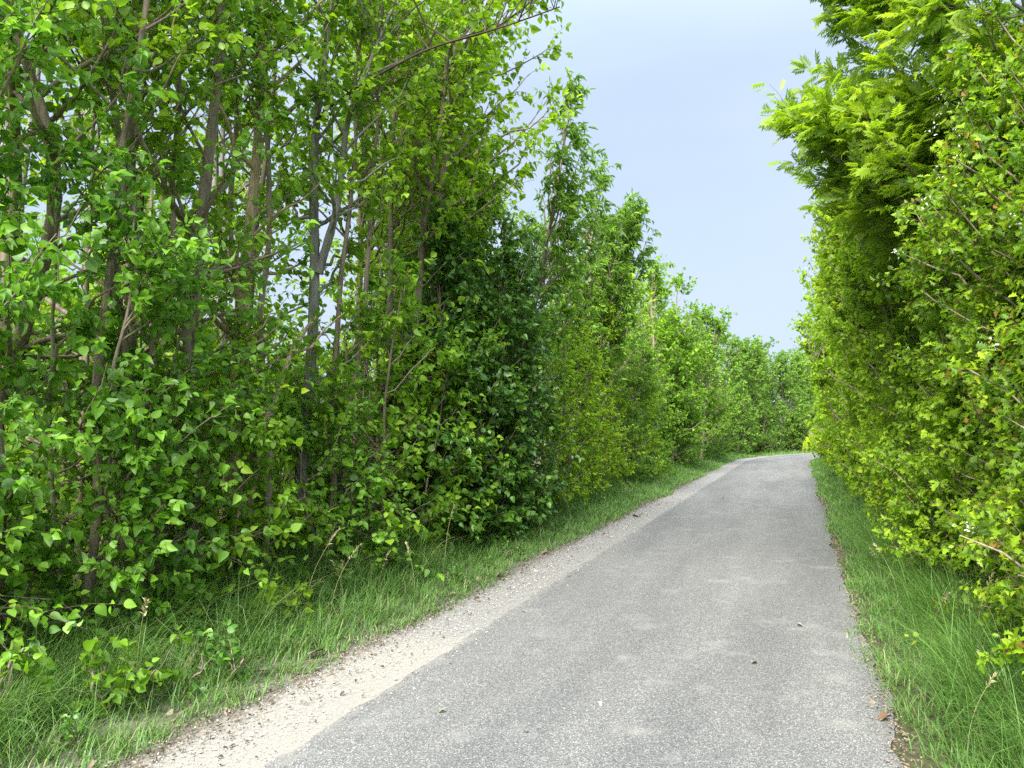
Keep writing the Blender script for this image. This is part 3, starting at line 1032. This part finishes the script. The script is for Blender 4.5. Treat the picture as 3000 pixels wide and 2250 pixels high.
far_b = plant('hedge_bush', 'small bush in the far part of the left hedge before the bend', 'bush', 'far hedge bushes', 22.4, 3.0, 150, H=3.2, n_lat=90, lat_len=1.05, leaf='far', size=.085, tpl=T_OVATE_FAR, **mix(HB, n_leaf=7))
for i, s in enumerate([24.2, 26.0, 27.8, 29.6, 31.5, 33.4, 35.3, 37, 38.6, 40.2, 41.8, 43.4, 45, 46.6, 48.2, 50, 52, 54, 56, 58, 60, 62, 64, 66]):
    copy_plant(far_b, s, 2.1 + .2 * math.sin(i * 2.1), 'small bush in the far part of the left hedge before the bend', rot=i * 1.3, scale=.92 + .12 * math.sin(i * 1.7))

# trees over the far hedge
plant('maple_tree', 'tall pointed green tree at the middle of the left hedge, highest against the sky', 'tree', 'far trees', 24.4, 2.0, 161, H=7.3, stems=3, spread=.5, lean=.3, r0=.09, n_lat=200, lat_len=1.9, u0=.15, prof='cone', bias=.25,
      n_twig=11, n_leaf=8, leaf='mid', size=.11, tpl=T_OVATE_FAR, twig_len=.45)
plant('maple_tree', 'airy pale tree left of the tall pointed one', 'tree', 'far trees', 26.6, 3.4, 162, H=8.0, stems=3, spread=.7, r0=.07, n_lat=110, lat_len=1.3, u0=.3, prof='tree', elev=(30, 65), n_twig=9, n_leaf=6, leaf='pale', size=.10, tpl=T_OVATE_FAR, twig_len=.45)
plant('maple_tree', 'round green tree on the right shoulder of the tall pointed one', 'tree', 'far trees', 30.6, 2.0, 163, H=6.4, stems=3, spread=.5, lean=.5, r0=.08, n_lat=150, lat_len=1.6, u0=.15, prof='tree', n_twig=10, n_leaf=8, leaf='mid', size=.11, tpl=T_OVATE_FAR, twig_len=.45)
plant('maple_tree', 'lime-green tree leaning out behind the leaning feathery tree', 'tree', 'far trees', 18.5, 3.3, 164, H=6.6, stems=3, spread=.6, r0=.06, n_lat=140, lat_len=1.3, u0=.2, prof='tree', n_twig=10, n_leaf=8, leaf='lime', size=.10, tpl=T_OVATE_FAR, twig_len=.45)
plant('maple_tree', 'nearly bare pale tree near the bend', 'tree', 'far trees', 35.5, 2.2, 165, H=5.6, stems=3, spread=.5, r0=.06, n_lat=60, lat_len=1.3, u0=.3, prof='tree', elev=(35, 70), n_twig=8, n_leaf=3, leaf='pale', size=.10, tpl=T_OVATE_FAR, twig_len=.5, bark='grey')
far_t = plant('maple_tree', 'rounded green tree in the wood beyond the bend', 'tree', 'trees beyond the bend', 41.0, 2.6, 166, H=6.2, stems=3, spread=.5, r0=.08, n_lat=120, lat_len=1.7, u0=.04, prof='column', n_twig=9, n_leaf=8, leaf='far', size=.13, tpl=T_OVATE_FAR, twig_len=.5)
for i, (s, t_, k) in enumerate([(43.5, 2.8, 1.0), (46, 2.7, 1.06), (48.5, 2.5, .95), (51, 2.8, .9), (54, 2.6, .85), (38.5, 2.6, .8), (44.5, 6, 1.15), (50, 6, 1.05), (57, 3, .9), (54, 5.5, 1), (58, 6, 1.05), (61, 3, .95), (52, 4, 1), (56, 8, 1.1), (64, 3, 1)]):
    copy_plant(far_t, s, t_, 'rounded green tree in the wood beyond the bend', rot=i * 1.9 + .6, scale=k)

# ------------------------------------------------------------------ the wood behind the front row
bk = 'slender trees deeper in the left wood'
bl_ = 'slender tree deeper in the left wood'
b1 = plant('broadleaf_tree', bl_, 'tree', bk, 2.6, 5.6, 171, H=8.0, stems=2, spread=.3, r0=.065, bark='grey', n_lat=44, lat_len=1.5, u0=.12, n_twig=9, n_leaf=8, leaf='lime', size=.09, tpl=T_OVATE_FAR)
b2 = plant('broadleaf_tree', bl_, 'tree', bk, 4.6, 6.2, 172, H=6.6, stems=3, spread=.4, r0=.05, bark='brown', n_lat=50, lat_len=1.4, u0=.08, n_twig=9, n_leaf=8, leaf='yellow', size=.09, tpl=T_OVATE_FAR)
for i, (s, t_, k) in enumerate([(9.4, 5.6, .85), (6.6, 5.6, .75), (12.2, 5.3, .85), (7.4, 9.4, .8), (15, 5.6, .8), (10, 12, .8), (19.5, 6, .85), (26, 6.5, .95), (31, 6, .95), (36, 6, .9)]):
    copy_plant(b1 if i % 2 else b2, s, t_, bl_, rot=i * 2.4, scale=k)
under = 'dim understorey bushes inside the left wood'
ul_ = 'dim bush inside the left wood behind the trunks'
u1 = plant('understorey_bush', ul_, 'bush', under, 3.0, 4.6, 181, H=2.2, stems=5, spread=.6, r0=.02, n_lat=70, lat_len=1.0, u0=.05, prof='column', n_twig=8, n_leaf=7, leaf='mid', size=.085, tpl=T_OVATE_FAR, stem_name='stem')
for i, (s, t_, k) in enumerate([(1.2, 4.4, .9), (5.0, 4.4, 1), (7, 4.6, 1.1), (9.2, 4.8, 1.2), (2.2, 6.8, 1.3), (4.6, 7.4, 1.4), (7.2, 7, 1.3), (10, 7, 1.4), (6, 10, 1.6), (12.5, 7, 1.5), (9, 10.4, 1.6), (3.2, 8.2, 2.0), (5.4, 8.6, 2.1), (7.4, 10, 2.2), (1.5, 7.5, 1.9)]):
    copy_plant(u1, s, t_, ul_, rot=i * 1.7, scale=k)

# pale dead bough leaning against the crooked trunk
g = Geo()
P = resample([PX(755, 1330, 7.1), PX(800, 1180, 7.1), PX(850, 1040, 7.3), PX(905, 950, 7.75), PX(950, 910, 7.9)], 24)
tubes(g, P[None], np.linspace(.036, .016, 24)[None], 8)
P2 = resample([PX(850, 1040, 7.3), PX(865, 990, 7.3), PX(868, 950, 7.3)], 10)
tubes(g, P2[None], np.linspace(.016, .006, 10)[None], 6)
P3 = resample([PX(800, 1180, 7.1), PX(735, 1440, 7.1), PX(720, 1600, 7.15), PX(715, 1740, 7.2)], 16)
tubes(g, P3[None], np.linspace(.034, .036, 16)[None], 8)
link('dead_bough', g.mesh('dead_bough', [BARK['tan']]), label='pale dead bough leaning up against the crooked grey trunk', category='dead branch')

# ------------------------------------------------------------------ right hedge
hr = 'hawthorn and maple bushes of the tall right hedge'
HR = dict(bias=.55, prof='column', elev=(0, 60), u0=.03, stem_name='stem', r0=.028, wob=.12, stems=4, spread=.35, twig_len=.28, tpl=T_LOBED, outw=.75, up=.8, rnd=.6, wind=0, bulge=.16, twig_up=.35)
rh = [(1.9, -4.35, 4.4, 'hawthorn', .052, 150, 'red-tipped hawthorn bush at the right edge of the photo', 5),
      (2.8, -4.3, 5.0, 'hawthorn', .05, 150, 'hawthorn bush with a few orange shoots, second from the right edge of the photo', 5),
      (3.8, -4.25, 5.2, 'hawthorn', .05, 140, 'hawthorn bush with white blossom near its top, under the tall ash', 44),
      (4.9, -4.2, 3.9, 'lime', .055, 130, 'green maple bush under the spread of the tall ash', 0),
      (6.0, -4.15, 3.9, 'hawthorn', .055, 120, 'mottled hawthorn bush just past the tall ash', 8),
      (7.2, -4.1, 4.4, 'lime', .06, 110, 'lime-green maple bush halfway along the near right hedge', 0),
      (8.5, -4.05, 4.4, 'yellow', .062, 100, 'yellow-green maple bush, the nearest bright one of the right hedge', 0),
      (9.9, -4.05, 4.5, 'yellow', .065, 95, 'bright maple bush next after the nearest yellow-green one', 0),
      (11.4, -4.0, 4.5, 'lime', .068, 90, 'lime-green bush with a ragged top in the right hedge', 0),
      (13.0, -4.0, 4.5, 'yellow', .072, 85, 'yellow-green bush where the right hedge meets the open sky', 0),
      (14.8, -4.0, 4.4, 'lime', .076, 80, 'lime-green bush with tufts jutting into the sky', 0),
      (16.8, -4.0, 4.3, 'yellow', .08, 80, 'last large yellow-green bush before the right hedge shrinks away', 0)]
for i, (s, t_, H, lf, sz, nl, lab, bl_n) in enumerate(rh):
    plant('hawthorn_bush' if lf == 'hawthorn' else 'maple_bush', lab, 'bush', hr, s, t_, 201 + i, H=H, n_lat=int(nl * 1.6), lat_len=1.15 if s < 7 else 1.5, clip=-3.6, clip_noise=.19, clip_slope=.10 if s < 7 else .22, lean=0 if s < 7 else .75, leaf=lf, size=sz,
          n_twig=15 if s < 8 else 13, n_leaf=13 if s < 8 else 10, blossom=bl_n, blossom_z=3.6 if bl_n > 20 else 0, **HR)
fr = plant('maple_bush', 'small far bush of the right hedge near the bend', 'bush', 'far bushes of the right hedge', 19.0, -4.0, 220, H=4.2, n_lat=90, lat_len=1.1, clip=-3.2, clip_slope=.15, lean=.6, leaf='yellow', size=.09, n_twig=10, n_leaf=8, **mix(HR, tpl=T_OVATE_FAR))
for i, s in enumerate([21, 23.2, 25.5, 28, 30.5, 33, 36, 39]):
    copy_plant(fr, s, -4.0, 'small far bush of the right hedge near the bend', rot=-max(0, s - 33) / 30 + .12 * math.sin(i * 3), scale=1 - .012 * i)

ash = dict(leaf='ash', tpl=T_ASH, size=.165, n_twig=11, twig_len=.36, rnd=.45, up=.9, outw=.3, droop=-.1, wind=-.35, twig_up=.3)
plant('ash_tree', 'tall ash with feathery leaves spreading out over the right edge of the road', 'tree', None, 4.7, -4.0, 231, r0=.08, bark='grey', n_lat=140, lat_len=1.0, u0=.34, elev=(5, 50), prof='column', bias=.25, n_leaf=8, curve=.12, path_r=[1, .45, .45, .45, .6],
      paths=[[W(4.7, -4.5), W(4.6, -4.5, 1.5), W(4.5, -4.3, 3.1), W(4.5, -3.8, 4.2), W(4.5, -3.4, 5.4), W(4.5, -3.2, 6.8)],
             [W(4.5, -4.3, 2.9), W(4.7, -3.6, 3.4), W(4.9, -3.0, 3.9), W(5.0, -2.65, 4.3)],
             [W(4.5, -4.3, 2.9), W(5.2, -3.8, 3.4), W(6.0, -3.4, 3.9), W(6.5, -3.1, 4.5)],
             [W(4.5, -4.3, 3.1), W(4.9, -3.7, 4.2), W(5.2, -3.2, 5.3), W(5.3, -3.0, 6.2)],
             [W(4.6, -4.5, 1.8), W(3.9, -4.3, 3.2), W(3.5, -4.0, 4.6), W(3.2, -3.8, 6.0)]], **ash)
plant('ash_tree', 'second ash rising out of the right hedge beyond the overhanging one', 'tree', None, 8.6, -4.1, 232, H=5.6, stems=3, spread=.4, lean=.4, r0=.06, bark='grey', n_lat=80, lat_len=1.0, u0=.45, elev=(20, 55), prof='tree', bias=.2, n_leaf=6, **ash)

# ------------------------------------------------------------------ grass tussocks and weeds
def tussock(s, t, n, h, seed, label, az, group='grass tussocks on the right verge'):
    r = np.random.default_rng(seed)
    b = W(np.array(s), np.array(t))
    root = empty('grass_tussock', tuple(b), label, 'grass tussock', group)
    g = Geo()
    a = az + r.normal(0, .8, n)
    rad = .2 * np.sqrt(r.uniform(0, 1, n))
    ph = r.uniform(0, 2 * math.pi, n)
    pos = np.stack([rad * np.cos(ph), rad * np.sin(ph), np.zeros(n)], -1)
    blades(g, pos, h * r.uniform(.5, 1.25, n), .0068 * r.uniform(.6, 1.3, n), a, np.clip(r.normal(.75, .3, n), .1, 1.3), np.where(r.uniform(0, 1, n) < .06, .98, np.clip(r.normal(.5, .22, n), 0, .9)), K=6)
    link('blades', g.mesh('tussock_blades', [GRASS]), root, kind='stuff')
    return root


gl = 'arching grass tussock under the right hedge'
t1 = tussock(1.5, -3.25, 170, .62, 301, gl, 2.9)
t2 = tussock(2.2, -3.35, 170, .6, 302, gl, 3.0)
rr_ = np.random.default_rng(77)
for i in range(26):
    s_ = 1.0 + i * .27 + rr_.uniform(-.1, .1)
    copy_plant(t1 if i % 2 else t2, s_, -3.28 - rr_.uniform(-.12, .3), gl, rot=rr_.uniform(-.5, .5), scale=rr_.uniform(.6, 1.05))
gk = 'long grass tussock at the foot of the left wood'
t3 = tussock(1.2, 1.75, 130, .6, 303, gk, .2, 'grass tussocks on the left verge')
t4 = tussock(2.6, 1.9, 130, .55, 304, gk, -.2, 'grass tussocks on the left verge')
for i in range(34):
    s_ = -.3 + i * .3 + rr_.uniform(-.15, .15)
    copy_plant(t3 if i % 2 else t4, s_, rr_.uniform(1.35, 2.25), gk, rot=rr_.uniform(-.7, .7), scale=rr_.uniform(.6, 1.1))


def weed(s, t, seed, label, h=.45, size=.06, leaf='lime'):
    return plant('weed_plant', label, 'weed', None, s, t, seed, H=h, stems=4, spread=.12, r0=.005, n_lat=16, lat_len=.18, u0=.2, stem_name='stem', wob=.06, n_twig=3, n_leaf=4, twig_len=.12, leaf=leaf, size=size, twig_r=.0015, sides=5)


weed(-.15, 1.6, 311, 'leafy weed in the long grass at the bottom left corner', .5, .055, 'mid')
weed(.35, 1.2, 312, 'low bramble-like weed in the grass right of the bottom left corner', .35, .055, 'mid')
weed(2.3, 1.55, 313, 'small bright weed in the grass below the pale stripped trunk', .4, .06)
weed(4.0, 1.75, 314, 'small bright weed in the grass below the crooked grey trunk', .45, .06)
weed(5.0, 1.6, 315, 'small bright weed at the wood edge right of the crooked grey trunk', .45, .06)

# fallen leaves and bits on the road
LEAFG = plain('fallen_leaf_green', (.14, .22, .08))
LEAFB = plain('fallen_leaf_brown', (.11, .065, .035))
PET = plain('fallen_petal', (.42, .42, .36))


def fallen(name, px, py, size, mat, label, cat, seed):
    r = np.random.default_rng(seed)
    d = CAM_H * F_PX / (py - HORIZON)
    g = Geo()
    az = r.uniform(0, 6.28)
    leaves(g, T_OVATE, np.array([[0, 0, .004]]), np.array([[math.cos(az), math.sin(az), .1]]), np.array([[.15, .1, 1.0]]), np.array([size]), np.array([.6]))
    o = link(name, g.mesh(name, [mat]), label=label, category=cat)
    o.location = ((px - 1500) / F_PX * d, d, .024)


fallen('fallen_leaf', 1308, 2077, .035, LEAFG, 'small green leaf on the asphalt, left of the similar one near the bottom edge', 'leaf', 1)
fallen('fallen_leaf', 1540, 2138, .032, LEAFG, 'small green leaf lying on the asphalt nearest the bottom edge', 'leaf', 2)
fallen('fallen_leaf', 2190, 1940, .045, LEAFG, 'pale green leaf lying on the right half of the road', 'leaf', 3)
fallen('fallen_leaf', 2322, 1830, .05, PET, 'whitish leaf lying on the right half of the road, farthest of the pale ones', 'leaf', 4)
fallen('fallen_leaf', 1748, 2053, .035, PET, 'white scrap of a leaf lying in the middle of the road', 'leaf', 5)
fallen('fallen_leaf', 2583, 2094, .075, LEAFB, 'curled brown leaf at the right edge of the asphalt', 'leaf', 6)

wg = 'small broad-leaved weeds in the left verge'
wl = 'small broad-leaved weed growing in the grass of the left verge'
w0 = weed(.9, 1.1, 330, wl, .24, .045, 'dark')
w0['group'] = wg
for i in range(11):
    copy_plant(w0, .1 + i * .62 + rr_.uniform(-.2, .2), rr_.uniform(.85, 1.7), wl, rot=i * 2.3, scale=rr_.uniform(.35, .65), group=wg)

# tall straw-coloured stalks with seed heads
STRAW = plain('straw', (.36, .33, .17))


def stalk(seed, h):
    r = np.random.default_rng(seed)
    g = Geo()
    az = r.uniform(0, 6.28)
    u = np.linspace(0, 1, 9)
    bow = h * .35 * u ** 2.2
    P = np.stack([math.cos(az) * bow, math.sin(az) * bow, h * u * (1 - .08 * u)], -1)
    tubes(g, P[None], np.linspace(.0024, .0012, 9)[None], 4)
    k = 22
    f = r.uniform(.8, 1, k)
    pos = np.stack([np.interp(f, u, P[:, i]) for i in range(3)], -1)
    d = unit(np.stack([math.cos(az) * f * .6, math.sin(az) * f * .6, f], -1) + r.normal(0, .35, (k, 3)))
    leaves(g, T_LANCE, pos, d, unit(r.normal(0, 1, (k, 3))), np.full(k, .03), r.uniform(.2, 1, k))
    return g.mesh('grass_stalk', [STRAW])


stm = [stalk(500 + i, .55 + .1 * i) for i in range(3)]
for i in range(24):
    lft = i % 3 != 0
    s_ = rr_.uniform(-.4, 9) if lft else rr_.uniform(1.2, 7)
    t_ = rr_.uniform(.95, 2.0) if lft else rr_.uniform(-3.7, -3.05)
    o = link('grass_stalk', stm[i % 3], label='tall pale grass stalk with a seed head in the left verge' if lft else 'tall pale grass stalk with a seed head under the right hedge',
             category='grass stalk', group='grass stalks in the left verge' if lft else 'grass stalks under the right hedge')
    o.location = tuple(W(np.array(s_), np.array(t_)))
    o.rotation_euler = (0, 0, rr_.uniform(0, 6.28))
    k_ = rr_.uniform(.7, 1.1)
    o.scale = (k_, k_, k_)
